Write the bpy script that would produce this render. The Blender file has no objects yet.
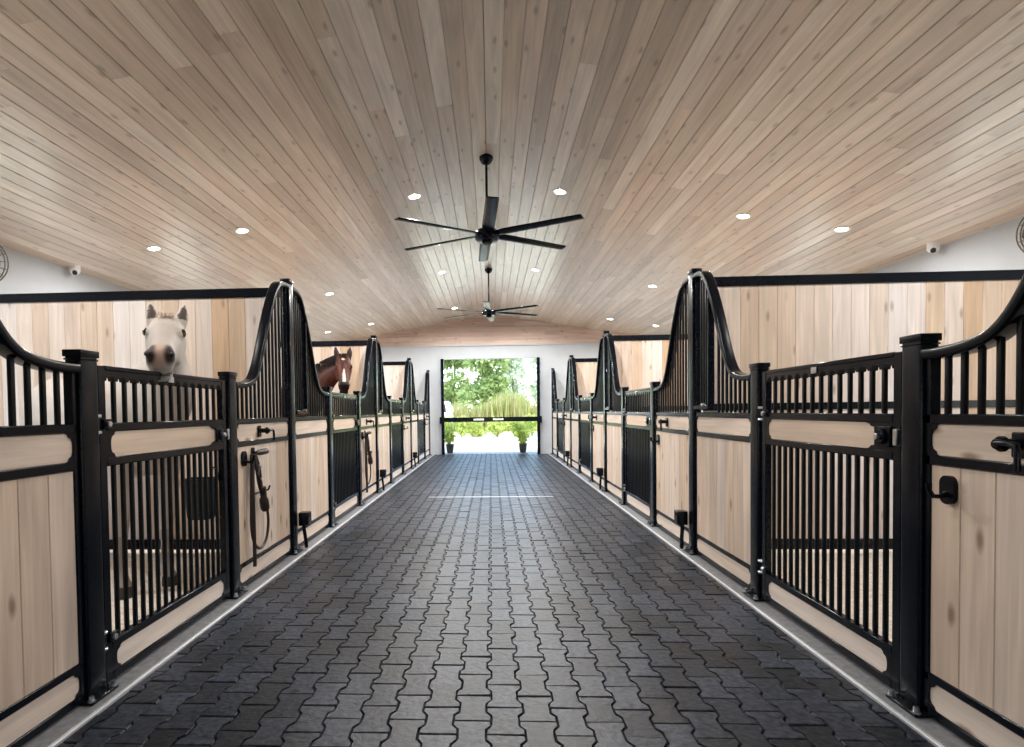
import bpy, bmesh, math, random
from mathutils import Vector, Matrix, noise

random.seed(11)
PI = math.pi
scene = bpy.context.scene
COL = scene.collection

# ------------------------------------------------------------------ helpers
def link(o, parent=None):
    COL.objects.link(o)
    if parent is not None:
        o.parent = parent
    return o

def tag(o, label=None, cat=None, group=None, kind=None):
    if label: o['label'] = label
    if cat: o['category'] = cat
    if group: o['group'] = group
    if kind: o['kind'] = kind
    return o

def empty(name, label=None, cat=None, group=None):
    o = bpy.data.objects.new(name, None)
    o.empty_display_size = .1
    link(o)
    return tag(o, label, cat, group)

def copy_tree(o, parent=None):
    c = o.copy()
    link(c)
    if parent is not None:
        c.parent = parent
    for ch in list(o.children):
        copy_tree(ch, c)
    return c

class MB:
    """collects shapes of ONE mesh; faces carry a material slot, a per-board tone and uvs"""
    def __init__(s):
        s.v, s.f, s.m, s.t, s.uv = [], [], [], [], []
    def face(s, idx, mat=0, tone=.5, uv=None):
        s.f.append(tuple(idx)); s.m.append(mat); s.t.append(tone); s.uv.append(uv)
    def add(s, verts, faces, mat=0, tone=.5):
        b = len(s.v); s.v += [tuple(p) for p in verts]
        for f in faces: s.face([b + i for i in f], mat, tone)
    def bm(s, bm, mat=0, tone=.5, M=None):
        b = len(s.v)
        bm.verts.index_update()
        for v in bm.verts: s.v.append(tuple(M @ v.co if M else v.co))
        for f in bm.faces: s.face([b + v.index for v in f.verts], mat, tone)
        bm.free()
    def box(s, c, d, bev=0.0, mat=0, seg=1, M=None, tone=.5):
        bm = bmesh.new()
        bmesh.ops.create_cube(bm, size=1)
        for v in bm.verts:
            v.co = Vector((v.co.x*d[0]+c[0], v.co.y*d[1]+c[1], v.co.z*d[2]+c[2]))
        if bev > 0:
            bmesh.ops.bevel(bm, geom=bm.edges[:], offset=bev, segments=seg, affect='EDGES', profile=.6)
        s.bm(bm, mat, tone, M)
    def cyl(s, p, q, r, r2=None, n=16, mat=0, bev=0.0):
        p, q = Vector(p), Vector(q); r2 = r if r2 is None else r2
        ax = (q-p); L = ax.length; ax.normalize()
        a = ax.orthogonal().normalized(); b = ax.cross(a)
        prof = [(0, r), (L, r2)] if bev <= 0 else [(0, r-bev), (bev, r), (L-bev, r2), (L, r2-bev)]
        s.rings([[p+ax*t+a*(rr*math.cos(2*PI*k/n))+b*(rr*math.sin(2*PI*k/n)) for k in range(n)] for t, rr in prof], mat)
    def rings(s, rings, mat=0, cap=True, tone=.5):
        n = len(rings[0]); b = len(s.v)
        for r in rings: s.v += [tuple(p) for p in r]
        for i in range(len(rings)-1):
            for k in range(n):
                k2 = (k+1) % n
                s.face((b+i*n+k, b+i*n+k2, b+(i+1)*n+k2, b+(i+1)*n+k), mat, tone)
        if cap:
            s.face([b+k for k in range(n)][::-1], mat, tone)
            s.face([b+(len(rings)-1)*n+k for k in range(n)], mat, tone)
    def lathe(s, prof, n=32, M=None, mat=0):
        M = M or Matrix()
        s.rings([[M @ Vector((r*math.cos(2*PI*k/n), r*math.sin(2*PI*k/n), z)) for k in range(n)] for r, z in prof], mat)
    def tube(s, pts, r, n=10, mat=0):
        """round tube along a polyline; r a number or a list"""
        pts = [Vector(p) for p in pts]
        rs = r if isinstance(r, (list, tuple)) else [r]*len(pts)
        up = None; rings = []
        for i, p in enumerate(pts):
            t = (pts[min(i+1, len(pts)-1)]-pts[max(i-1, 0)]).normalized()
            if up is None: up = t.orthogonal().normalized()
            up = (up - t*up.dot(t)).normalized(); b = t.cross(up)
            rings.append([p+up*(rs[i]*math.cos(2*PI*k/n))+b*(rs[i]*math.sin(2*PI*k/n)) for k in range(n)])
        s.rings(rings, mat)
    def prism(s, poly, y0, y1, mat=0):
        """polygon given in (x,z), extruded along y"""
        n = len(poly); b = len(s.v)
        s.v += [(x, y0, z) for x, z in poly]+[(x, y1, z) for x, z in poly]
        s.face([b+k for k in range(n)], mat); s.face([b+n+k for k in range(n)][::-1], mat)
        for k in range(n):
            k2 = (k+1) % n
            s.face((b+k, b+n+k, b+n+k2, b+k2), mat)
    def plank(s, c, d, grain, ch=.003, mat=0, tone=None, M=None):
        """a board: centre c, size d, grain axis 0/1/2; chamfered long edges; uv = metres along/across the grain"""
        tone = random.random() if tone is None else tone
        th = min((k for k in range(3) if k != grain), key=lambda k: d[k])
        wd = 3-grain-th
        hw, ht, hl = d[wd]/2, d[th]/2, d[grain]/2
        prof = [(-hw, -ht+ch), (-hw+ch, -ht), (hw-ch, -ht), (hw, -ht+ch), (hw, ht-ch), (hw-ch, ht), (-hw+ch, ht), (-hw, ht-ch)]
        ou, ov = random.uniform(0, 50), random.uniform(0, 50)
        acc = [0]
        for k in range(8):
            p, q = prof[k], prof[(k+1) % 8]; acc.append(acc[-1]+math.hypot(p[0]-q[0], p[1]-q[1]))
        b = len(s.v)
        for l in (-hl, hl):
            for w, t in prof:
                p = [0, 0, 0]; p[grain] = l+c[grain]; p[wd] = w+c[wd]; p[th] = t+c[th]
                p = Vector(p)
                s.v.append(tuple(M @ p if M else p))
        for k in range(8):
            k2 = (k+1) % 8
            s.face((b+k, b+k2, b+8+k2, b+8+k), mat, tone,
                   [(ou-hl, ov+acc[k]), (ou-hl, ov+acc[k+1]), (ou+hl, ov+acc[k+1]), (ou+hl, ov+acc[k])])
        for e in (0, 8):
            s.face([b+e+k for k in range(8)], mat, tone, [(ou+t, ov+w) for w, t in prof])
    def mesh(s, name, mats, smooth=40):
        me = bpy.data.meshes.new(name)
        me.from_pydata(s.v, [], s.f)
        for m in (mats if isinstance(mats, (list, tuple)) else [mats]): me.materials.append(m)
        me.polygons.foreach_set('material_index', s.m)
        at = me.attributes.new('tone', 'FLOAT', 'FACE'); at.data.foreach_set('value', s.t)
        if any(u for u in s.uv):
            ul = me.uv_layers.new(name='UVMap'); flat = []
            for f, u in zip(s.f, s.uv):
                for k in range(len(f)): flat += list(u[k]) if u else [0, 0]
            ul.data.foreach_set('uv', flat)
        bm = bmesh.new(); bm.from_mesh(me)
        bmesh.ops.recalc_face_normals(bm, faces=bm.faces[:]); bm.to_mesh(me); bm.free()
        if smooth:
            me.polygons.foreach_set('use_smooth', [True]*len(me.polygons))
            me.set_sharp_from_angle(angle=math.radians(smooth))
        me.update()
        return me
    def build(s, name, mats, parent=None, smooth=40):
        return link(bpy.data.objects.new(name, s.mesh(name, mats, smooth)), parent)

# ------------------------------------------------------------------ materials
def lin(c):
    return tuple(((x/255)/12.92 if x/255 <= .04045 else ((x/255+.055)/1.055)**2.4) for x in c)+(1,)

def mat(name, col, rough=.5, metal=0, coat=0, emit=None, estr=0, noise_amt=0, noise_scale=8, bump=0, spec=.5):
    m = bpy.data.materials.new(name); m.use_nodes = True
    nt = m.node_tree; b = nt.nodes['Principled BSDF']
    c = lin(col)
    b.inputs['Base Color'].default_value = c
    b.inputs['Roughness'].default_value = rough
    b.inputs['Metallic'].default_value = metal
    b.inputs['Coat Weight'].default_value = coat
    b.inputs['Coat Roughness'].default_value = .15
    b.inputs['Specular IOR Level'].default_value = spec
    if emit:
        b.inputs['Emission Color'].default_value = lin(emit); b.inputs['Emission Strength'].default_value = estr
    if noise_amt or bump:
        tc = nt.nodes.new('ShaderNodeTexCoord')
        n = nt.nodes.new('ShaderNodeTexNoise'); n.inputs['Scale'].default_value = noise_scale; n.inputs['Detail'].default_value = 6
        nt.links.new(tc.outputs['Object'], n.inputs['Vector'])
        if noise_amt:
            mr = nt.nodes.new('ShaderNodeMapRange')
            mr.inputs['From Min'].default_value = .3; mr.inputs['From Max'].default_value = .7
            mr.inputs['To Min'].default_value = 1-noise_amt; mr.inputs['To Max'].default_value = 1+noise_amt
            nt.links.new(n.outputs['Fac'], mr.inputs['Value'])
            mx = nt.nodes.new('ShaderNodeVectorMath'); mx.operation = 'SCALE'
            mx.inputs[0].default_value = c[:3]
            nt.links.new(mr.outputs['Result'], mx.inputs['Scale'])
            nt.links.new(mx.outputs['Vector'], b.inputs['Base Color'])
        if bump:
            bp = nt.nodes.new('ShaderNodeBump'); bp.inputs['Strength'].default_value = bump; bp.inputs['Distance'].default_value = .01
            nt.links.new(n.outputs['Fac'], bp.inputs['Height']); nt.links.new(bp.outputs['Normal'], b.inputs['Normal'])
    return m

def wood(name, palette, rough=.55, grain=.16, knot=.5, knot_col=(120, 88, 60), kscale=(2.1, 6.0), coat=0):
    """boards: tone attribute picks the board's own colour, stretched noise makes grain, cells make knots"""
    m = bpy.data.materials.new(name); m.use_nodes = True
    nt = m.node_tree; N, L = nt.nodes, nt.links; b = N['Principled BSDF']
    b.inputs['Roughness'].default_value = rough
    b.inputs['Coat Weight'].default_value = coat; b.inputs['Coat Roughness'].default_value = .22
    at = N.new('ShaderNodeAttribute'); at.attribute_name = 'tone'
    rp = N.new('ShaderNodeValToRGB'); rp.color_ramp.interpolation = 'LINEAR'
    els = rp.color_ramp.elements
    while len(els) < len(palette): els.new(.5)
    for i, c in enumerate(palette):
        els[i].position = i/(len(palette)-1); els[i].color = lin(c)
    L.new(at.outputs['Fac'], rp.inputs['Fac'])
    uv = N.new('ShaderNodeUVMap'); uv.uv_map = 'UVMap'
    def noise_uv(su, sv, detail=5, dist=0):
        mp = N.new('ShaderNodeMapping'); mp.inputs['Scale'].default_value = (su, sv, 1)
        L.new(uv.outputs['UV'], mp.inputs['Vector'])
        n = N.new('ShaderNodeTexNoise'); n.inputs['Scale'].default_value = 1; n.inputs['Detail'].default_value = detail
        n.inputs['Distortion'].default_value = dist
        L.new(mp.outputs['Vector'], n.inputs['Vector'])
        return n
    def rng(src, a, c, lo, hi):
        r = N.new('ShaderNodeMapRange'); r.inputs['From Min'].default_value = a; r.inputs['From Max'].default_value = c
        r.inputs['To Min'].default_value = lo; r.inputs['To Max'].default_value = hi
        L.new(src, r.inputs['Value']); return r.outputs['Result']
    n1 = noise_uv(1.4, 45, 6, .6); n2 = noise_uv(.9, 9, 4, 1.2)
    g1 = rng(n1.outputs['Fac'], .3, .7, 1-grain*.6, 1+grain*.5)
    g2 = rng(n2.outputs['Fac'], .3, .7, 1-grain, 1+grain*.7)
    mu = N.new('ShaderNodeMath'); mu.operation = 'MULTIPLY'; L.new(g1, mu.inputs[0]); L.new(g2, mu.inputs[1])
    sc = N.new('ShaderNodeVectorMath'); sc.operation = 'SCALE'
    L.new(rp.outputs['Color'], sc.inputs[0]); L.new(mu.outputs['Value'], sc.inputs['Scale'])
    # knots
    mp = N.new('ShaderNodeMapping'); mp.inputs['Scale'].default_value = (kscale[0], kscale[1], 1)
    nd = noise_uv(6, 9, 2)
    ad = N.new('ShaderNodeVectorMath'); ad.operation = 'MULTIPLY_ADD'
    ad.inputs[1].default_value = (.02, .02, 0)
    L.new(nd.outputs['Color'], ad.inputs[0]); L.new(uv.outputs['UV'], ad.inputs[2])
    L.new(ad.outputs['Vector'], mp.inputs['Vector'])
    vo = N.new('ShaderNodeTexVoronoi'); vo.inputs['Scale'].default_value = 1; vo.voronoi_dimensions = '2D'
    L.new(mp.outputs['Vector'], vo.inputs['Vector'])
    kn = rng(vo.outputs['Distance'], .04, .125, 1, 0)
    sp = N.new('ShaderNodeSeparateColor'); L.new(vo.outputs['Color'], sp.inputs['Color'])
    sel = rng(sp.outputs['Red'], .40, .45, 0, 1)
    km = N.new('ShaderNodeMath'); km.operation = 'MULTIPLY'; L.new(kn, km.inputs[0]); L.new(sel, km.inputs[1])
    k2 = N.new('ShaderNodeMath'); k2.operation = 'MULTIPLY'; L.new(km.outputs['Value'], k2.inputs[0]); k2.inputs[1].default_value = knot
    mix = N.new('ShaderNodeMix'); mix.data_type = 'RGBA'
    L.new(k2.outputs['Value'], mix.inputs['Factor']); L.new(sc.outputs['Vector'], mix.inputs['A']); mix.inputs['B'].default_value = lin(knot_col)
    L.new(mix.outputs['Result'], b.inputs['Base Color'])
    bp = N.new('ShaderNodeBump'); bp.inputs['Strength'].default_value = .12; bp.inputs['Distance'].default_value = .003
    L.new(n1.outputs['Fac'], bp.inputs['Height']); L.new(bp.outputs['Normal'], b.inputs['Normal'])
    return m

def tone_mat(name, palette, rough=.5, nscale=60, namt=.25, bump=.3, spec=.5, sub=0):
    """colour per piece from the tone attribute plus speckle"""
    m = mat(name, palette[0], rough, noise_amt=namt, noise_scale=nscale, bump=bump, spec=spec)
    nt = m.node_tree; N, L = nt.nodes, nt.links
    at = N.new('ShaderNodeAttribute'); at.attribute_name = 'tone'
    rp = N.new('ShaderNodeValToRGB'); els = rp.color_ramp.elements
    while len(els) < len(palette): els.new(.5)
    for i, c in enumerate(palette): els[i].position = i/(len(palette)-1); els[i].color = lin(c)
    L.new(at.outputs['Fac'], rp.inputs['Fac'])
    for n in N:
        if n.type == 'VECT_MATH': L.new(rp.outputs['Color'], n.inputs[0])
    return m

def leaf_mat(name, palette):
    m = tone_mat(name, palette, .5, 3, .1, 0, .3)
    nt = m.node_tree; N, L = nt.nodes, nt.links
    b = N['Principled BSDF']; out = N['Material Output']
    tr = N.new('ShaderNodeBsdfTranslucent'); mx = N.new('ShaderNodeMixShader'); mx.inputs['Fac'].default_value = .4
    src = b.inputs['Base Color'].links[0].from_socket
    L.new(src, tr.inputs['Color']); L.new(b.outputs[0], mx.inputs[1]); L.new(tr.outputs[0], mx.inputs[2]); L.new(mx.outputs[0], out.inputs['Surface'])
    return m

def attr_mat(name, attr, rough=.6):
    m = bpy.data.materials.new(name); m.use_nodes = True
    nt = m.node_tree; b = nt.nodes['Principled BSDF']; b.inputs['Roughness'].default_value = rough
    a = nt.nodes.new('ShaderNodeAttribute'); a.attribute_name = attr
    nt.links.new(a.outputs['Color'], b.inputs['Base Color'])
    b.inputs['Specular IOR Level'].default_value = .2
    return m

BLACK = mat('black_powder_coat', (10, 15, 23), .2, noise_amt=.1, noise_scale=30, spec=.2)
BAR = mat('black_bar_paint', (13, 15, 19), .3, spec=.2)
SILVER = mat('zinc_steel', (200, 202, 205), .28, 1.0)
WHITEP = mat('white_plastic', (235, 236, 238), .4)
RUBBER = mat('black_rubber', (22, 22, 24), .6, noise_amt=.2, noise_scale=40)
LEATHER = mat('dark_leather', (38, 26, 22), .45, noise_amt=.25, noise_scale=60)
PINE = wood('stall_pine', [(216, 192, 170), (224, 203, 186), (230, 214, 200), (208, 182, 158), (233, 219, 208)], knot=.75)
PARTW = wood('partition_pine', [(226, 217, 213), (196, 164, 130), (230, 223, 220), (210, 186, 162), (227, 218, 215), (192, 162, 132)], knot=.5)
CEILW = wood('ceiling_pine', [(198, 178, 158), (224, 210, 192), (212, 191, 171), (232, 220, 205), (187, 169, 150), (217, 199, 180)], rough=.32, grain=.16, knot=.42, knot_col=(92, 70, 52), coat=.7)
GABLEW = wood('gable_pine', [(206, 178, 164), (214, 190, 178), (194, 166, 152), (218, 198, 186)], grain=.15)
PLASTER = mat('white_plaster', (188, 194, 200), .7, noise_amt=.03, noise_scale=3)
CONC = mat('curb_concrete', (122, 123, 126), .55, noise_amt=.25, noise_scale=30, bump=.2)
EDGE = mat('curb_edge_metal', (215, 218, 222), .35, .3)
PAVER = tone_mat('charcoal_paver', [(22, 26, 33), (37, 42, 51), (53, 59, 71), (29, 34, 42)], .40, 36, .8, .35, .32)
JOINT = mat('joint_sand', (22, 22, 24), .9, noise_amt=.3, noise_scale=80)
SHAV = mat('pine_shavings', (232, 220, 204), .9, noise_amt=.2, noise_scale=40, bump=.6)
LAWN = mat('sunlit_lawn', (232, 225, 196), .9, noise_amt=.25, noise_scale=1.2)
APRON = mat('pale_concrete', (168, 166, 158), .7, noise_amt=.1, noise_scale=4)
BARK = mat('bark', (120, 104, 88), .8, noise_amt=.3, noise_scale=6)
ROOFM = mat('roof_underlay', (70, 68, 66), .8)

# ------------------------------------------------------------------ dimensions
WF = 1.7166            # aisle face of the posts
PX = 1.757             # plane of panels and gates
PER = 3.66
SIDE = 5.3
RIDGE, SLOPE = 3.985, .165
YF, YB = 16.02, -3.2   # far and back wall planes
Y_A, Y_B, Y_T = 2.355, 3.71, 4.86   # hinge/latch posts and tall post of the nearest stall in view

def placeM(side, y, off=0):
    if side < 0: return Matrix.Translation((-PX, y, 0)) @ Matrix.Rotation(-PI/2, 4, 'Z') @ Matrix.Translation((0, off, 0))
    return Matrix.Translation((PX, y, 0)) @ Matrix.Rotation(PI/2, 4, 'Z') @ Matrix.Translation((0, off, 0))

WZ0, WZ1, WHW = 1.05, 2.15, .75
WYC = [3.03, 3.03+PER, 3.03+2*PER, 3.03+3*PER]
def zc(x): return RIDGE-SLOPE*abs(x)

# ------------------------------------------------------------------ setting
# floor of interlocking pavers
def make_floor():
    mb = MB()
    cw, pl, A, gap = .1315, .195, .0105, .005
    x_lim = 1.625
    n = int(x_lim/cw)+1
    y0, y1 = 0.6, 16.3
    mb.add([(-x_lim, YB-.6, -.012), (x_lim, YB-.6, -.012), (x_lim, y1, -.012), (-x_lim, y1, -.012)], [(0, 1, 2, 3)], 1)
    def wave(u):       # +1 at the paver's ends, -1 at its waist
        u = u % 1.0; d = min(u, 1-u)         # 0 at joints, .5 at the middle
        if d < .16: return 1
        if d > .30: return -1
        return 1-2*(d-.16)/.14
    us = [0, .16, .30, .5, .70, .84, 1.0]
    for i in range(-n, n):
        xa, xb = i*cw, (i+1)*cw
        ph = .5 if i % 2 else 0
        rows = int((y1-(-1.0))/pl)+1
        for j in range(rows):
            yy = -1.0+(j+ph)*pl
            if yy+pl > y1 or yy < -1.0: continue
            left, right = [], []
            for u in us:
                w = wave(u)*A
                y = yy+u*pl
                if u == 0: y += gap/2
                if u == 1: y -= gap/2
                left.append((max(xa-w+gap/2, -x_lim), y)); right.append((min(xb+w-gap/2, x_lim), y))
            out = left+right[::-1]
            if max(p[0] for p in out)-min(p[0] for p in out) < .03: continue
            cx = sum(p[0] for p in out)/len(out); cy = sum(p[1] for p in out)/len(out)
            tone = random.random()
            dz = random.uniform(-.002, .002); tx, ty = random.uniform(-.014, .014), random.uniform(-.012, .012)
            b = len(mb.v); m = len(out)
            jit = {p: (random.uniform(-.0013, .0013), random.uniform(-.0022, .0022)) for p in out}
            for k, z in ((1.0, -.012), (1.0, -.004), (.955, 0.0)):
                for (x, y) in out:
                    X, Y = cx+(x-cx)*k+jit[(x, y)][0], cy+(y-cy)*(1-(1-k)*.75)+jit[(x, y)][1]
                    mb.v.append((X, Y, z+dz+tx*(x-cx)+ty*(y-cy)))
            for r in range(2):
                for k in range(m):
                    k2 = (k+1) % m
                    mb.face((b+r*m+k, b+r*m+k2, b+(r+1)*m+k2, b+(r+1)*m+k), 0, tone)
            mb.face([b+2*m+k for k in range(m)], 0, tone)
    f = mb.build('floor', [PAVER, JOINT], smooth=25)
    tag(f, 'aisle floor of charcoal interlocking pavers', 'floor', kind='structure')
make_floor()

for nm, s in (('left', -1), ('right', 1)):
    mb = MB()
    mb.box((s*1.86, 6.55, -.02), (.40, 19.4, .05), .006)
    tag(mb.build('curb_'+nm, CONC), f'grey concrete curb strip under the stall fronts on the {nm}', 'curb', kind='structure')
    mb = MB(); mb.box((s*1.643, 6.55, -.005), (.019, 19.4, .026), .003)
    tag(mb.build('trim_1' if s < 0 else 'trim_2', EDGE), f'thin pale edging along the pavers on the {nm}', 'edging', kind='structure')
    mb = MB()
    nx, ny = 24, 120
    b = 0
    for j in range(ny+1):
        for i in range(nx+1):
            x = s*(2.05+i/nx*(SIDE-2.05)); y = YB+j/ny*(YF-YB)
            z = .0+.035*noise.noise(Vector((x*2.2, y*2.2, 0)))+.015*noise.noise(Vector((x*7, y*7, 3)))
            mb.v.append((x, y, z))
    for j in range(ny):
        for i in range(nx):
            a = j*(nx+1)+i; mb.face((a, a+1, a+nx+2, a+nx+1))
    tag(mb.build('stall_floor_'+nm, SHAV), f'pale wood shavings on the stall floors on the {nm}', 'floor', kind='structure')
    # side walls
    mb = MB(); xw = s*(SIDE+.08)
    mb.box((xw, (YF+YB)/2, (WZ0-.08)/2), (.16, YF-YB+.2, WZ0+.08), 0)
    mb.box((xw, (YF+YB)/2, (WZ1+3.12)/2), (.16, YF-YB+.2, 3.12-WZ1), 0)
    edges = [YB-.1]+[e for c in WYC for e in (c-WHW, c+WHW)]+[YF+.1]
    for a, b in zip(edges[::2], edges[1::2]): mb.box((xw, (a+b)/2, (WZ0+WZ1)/2), (.16, b-a, WZ1-WZ0), 0)
    tag(mb.build('wall_'+nm, PLASTER), f'white {nm} outer wall behind the stalls', 'wall', kind='structure')
    for k, c in enumerate(WYC):  # unseen windows added so that daylight reaches the stalls
        mb = MB()
        for y in (c-WHW+.025, c, c+WHW-.025): mb.box((xw, y, (WZ0+WZ1)/2), (.06, .04, WZ1-WZ0), .004)
        for z in (WZ0+.025, WZ1-.025): mb.box((xw, c, z), (.06, 2*WHW, .04), .004)
        tag(mb.build('window_%d' % (k+1+(0 if s < 0 else len(WYC))), BLACK), f'black framed window opening in the {nm} outer wall of a stall', 'window', kind='structure')

# thin pale strip across the pavers
mb = MB(); mb.box((.0, 8.05, .0015), (1.8, .035, .007), .002)
tag(mb.build('trim_3', EDGE), 'thin pale strip set across the dark pavers', 'strip', kind='structure')

# ceiling boards
def make_ceiling():
    mb = MB()
    w = .145
    n = int(SIDE/math.cos(math.atan(SLOPE))/w)+2
    ang = math.atan(SLOPE)
    for s in (-1, 1):
        M = Matrix.Translation((0, 0, RIDGE)) @ Matrix.Rotation(s*ang, 4, 'Y')
        for i in range(n):
            y = YB-.1-random.uniform(0, 3)
            xc = s*(i+.5)*w
            while y < YF+.1:
                L = random.choice((2.4, 3.0, 3.6, 4.2, 4.9))
                a, b_ = max(y, YB-.1), min(y+L, YF+.1)
                if b_-a > .05:
                    mb.plank((xc, (a+b_)/2, .012), (w-.0015, b_-a-.001, .024), 1, ch=.006, M=M)
                y += L
    mb.box((0, (YF+YB)/2, RIDGE+.06), (.12, YF-YB+.2, .03), 0, mat=1)
    for s in (-1, 1):
        M = Matrix.Translation((0, 0, RIDGE)) @ Matrix.Rotation(s*ang, 4, 'Y')
        mb.box((s*2.85, (YF+YB)/2, .055), (5.8, YF-YB+.6, .05), 0, mat=1, M=M)  # unseen slab added above the boards to stop sun leaking through
    tag(mb.build('ceiling', [CEILW, ROOFM], smooth=0), 'sloping ceiling of narrow pale pine boards', 'ceiling', kind='structure')
make_ceiling()

# far and back walls with their doorways
def end_wall(name, y, th, dw, dh, label, gable):
    mb = MB()
    s = 1 if th > 0 else -1
    yc = y+th/2; T = abs(th)
    xs = SIDE+.16
    for sg in (-1, 1):
        mb.box((sg*(dw+(xs-dw)/2), yc, 1.54), (xs-dw, T, 3.16), 0)
    mb.box((0, yc, (dh+3.12)/2), (2*dw, T, 3.12-dh), 0)
    # gable
    b = len(mb.v)
    pr = [(-xs, 3.12), (xs, 3.12), (xs, zc(xs)+.03), (0, RIDGE+.03), (-xs, zc(xs)+.03)]
    mb.prism(pr, yc-T/2, yc+T/2)
    if gable:
        z = 3.12
        while z < RIDGE:
            zz = min(z+.13, RIDGE+.02)
            half = min(SIDE, (RIDGE+.03-z)/SLOPE)
            x = -half
            while x < half:
                L = random.choice((1.2, 1.8, 2.4))
                xb = min(x+L, half)
                if xb-x > .05:
                    mb.plank(((x+xb)/2, y-.012, z+.065), (xb-x-.001, .022, .128), 0, ch=.004, mat=1)
                x = xb
            z += .13
        mb.box((0, y-.018, 3.11), (2*SIDE, .03, .03), .004, mat=0)
    tag(mb.build(name, [PLASTER, GABLEW], smooth=0), label, 'wall', kind='structure')
end_wall('wall_back', YF, .2, 1.42, 2.74, 'white far wall with pine gable around the open doorway', True)
end_wall('wall_front', YB, -.2, .5, 2.1, 'white wall behind the viewer with a doorway', False)  # unseen rear doorway added to let daylight in from behind

# door frame posts of the far doorway
mb = MB()
for s in (-1, 1):
    mb.box((s*1.365, YF-.03, 1.37), (.085, .10, 2.74), .006)
tag(mb.build('door_1', BLACK), 'black door frame posts of the far doorway', 'door frame', kind='structure')

# ground outside
mb = MB(); mb.box((0, 16.55, -.06), (5, 1.0, .1), .005); mb.box((0, YB-2.3, -.06), (10, 4.2, .1), .005)
tag(mb.build('exterior_path', APRON), 'pale concrete apron outside the doorways', 'path', kind='structure')
mb = MB()
mb.add([(-90, -40, -.035), (90, -40, -.035), (90, 150, -.035), (-90, 150, -.035)], [(0, 1, 2, 3)])
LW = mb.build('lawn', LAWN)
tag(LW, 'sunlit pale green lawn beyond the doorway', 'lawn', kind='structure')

# ------------------------------------------------------------------ posts
def make_post(h, name):
    r = empty(name)
    mb = MB(); mb.box((0, 0, h/2), (.106, .072, h-.01), .010, seg=3)
    mb.build('shaft', BLACK, r)
    mb = MB(); mb.box((0, 0, h-.034), (.113, .079, .008), .003); mb.box((0, 0, h-.009), (.117, .083, .03), .004, seg=2)
    mb.build('cap', BLACK, r)
    mb = MB(); mb.box((0, .005, .012), (.17, .13, .014), .003)
    bp = mb.build('base_plate', BLACK, r)
    for x in (-.07, .07):
        mb = MB(); mb.cyl((x, .055, .018), (x, .055, .024), .016, n=14); mb.cyl((x, .055, .022), (x, .055, .042), .011, n=6)
        mb.build('bolt', SILVER, bp)
    return r

# ------------------------------------------------------------------ gate
def ogee(w, z0, z1, sx, x0):
    """end bracket outline: flat at x0, scooped towards +sx"""
    pts = [(x0, z0)]
    h = z1-z0
    for k in range(15):
        t = k/14
        a = abs(2*t-1)
        x = w*(.42+.58*a**3)
        if .62 < a < .86: x += w*.13*math.sin((a-.62)/.24*PI)
        pts.append((x0+sx*x, z0+t*h))
    pts.append((x0, z1))
    return pts

def frame_bar(mb, x0, x1, z0, z1, d=.04, bev=.004):
    mb.box(((x0+x1)/2, 0, (z0+z1)/2), (x1-x0, d, z1-z0), bev)

def boards_v(mb, x0, x1, z0, z1, w=.145, d=.028):
    n = max(1, round((x1-x0)/w)); w = (x1-x0)/n
    for i in range(n):
        mb.plank((x0+(i+.5)*w, 0, (z0+z1)/2), (w-.0012, d, z1-z0), 2, ch=.003)

def bar_part(x, z0, z1, parent, name, cache={}, y=0):
    key = round(z1-z0, 3)
    if key not in cache:
        mb = MB(); mb.box((0, 0, key/2), (.021, .018, key), .006, seg=2)
        cache[key] = mb.mesh('bar', BAR)
    o = bpy.data.objects.new(name, cache[key]); link(o, parent)
    o.location = (x, y, z0)
    return o

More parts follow.
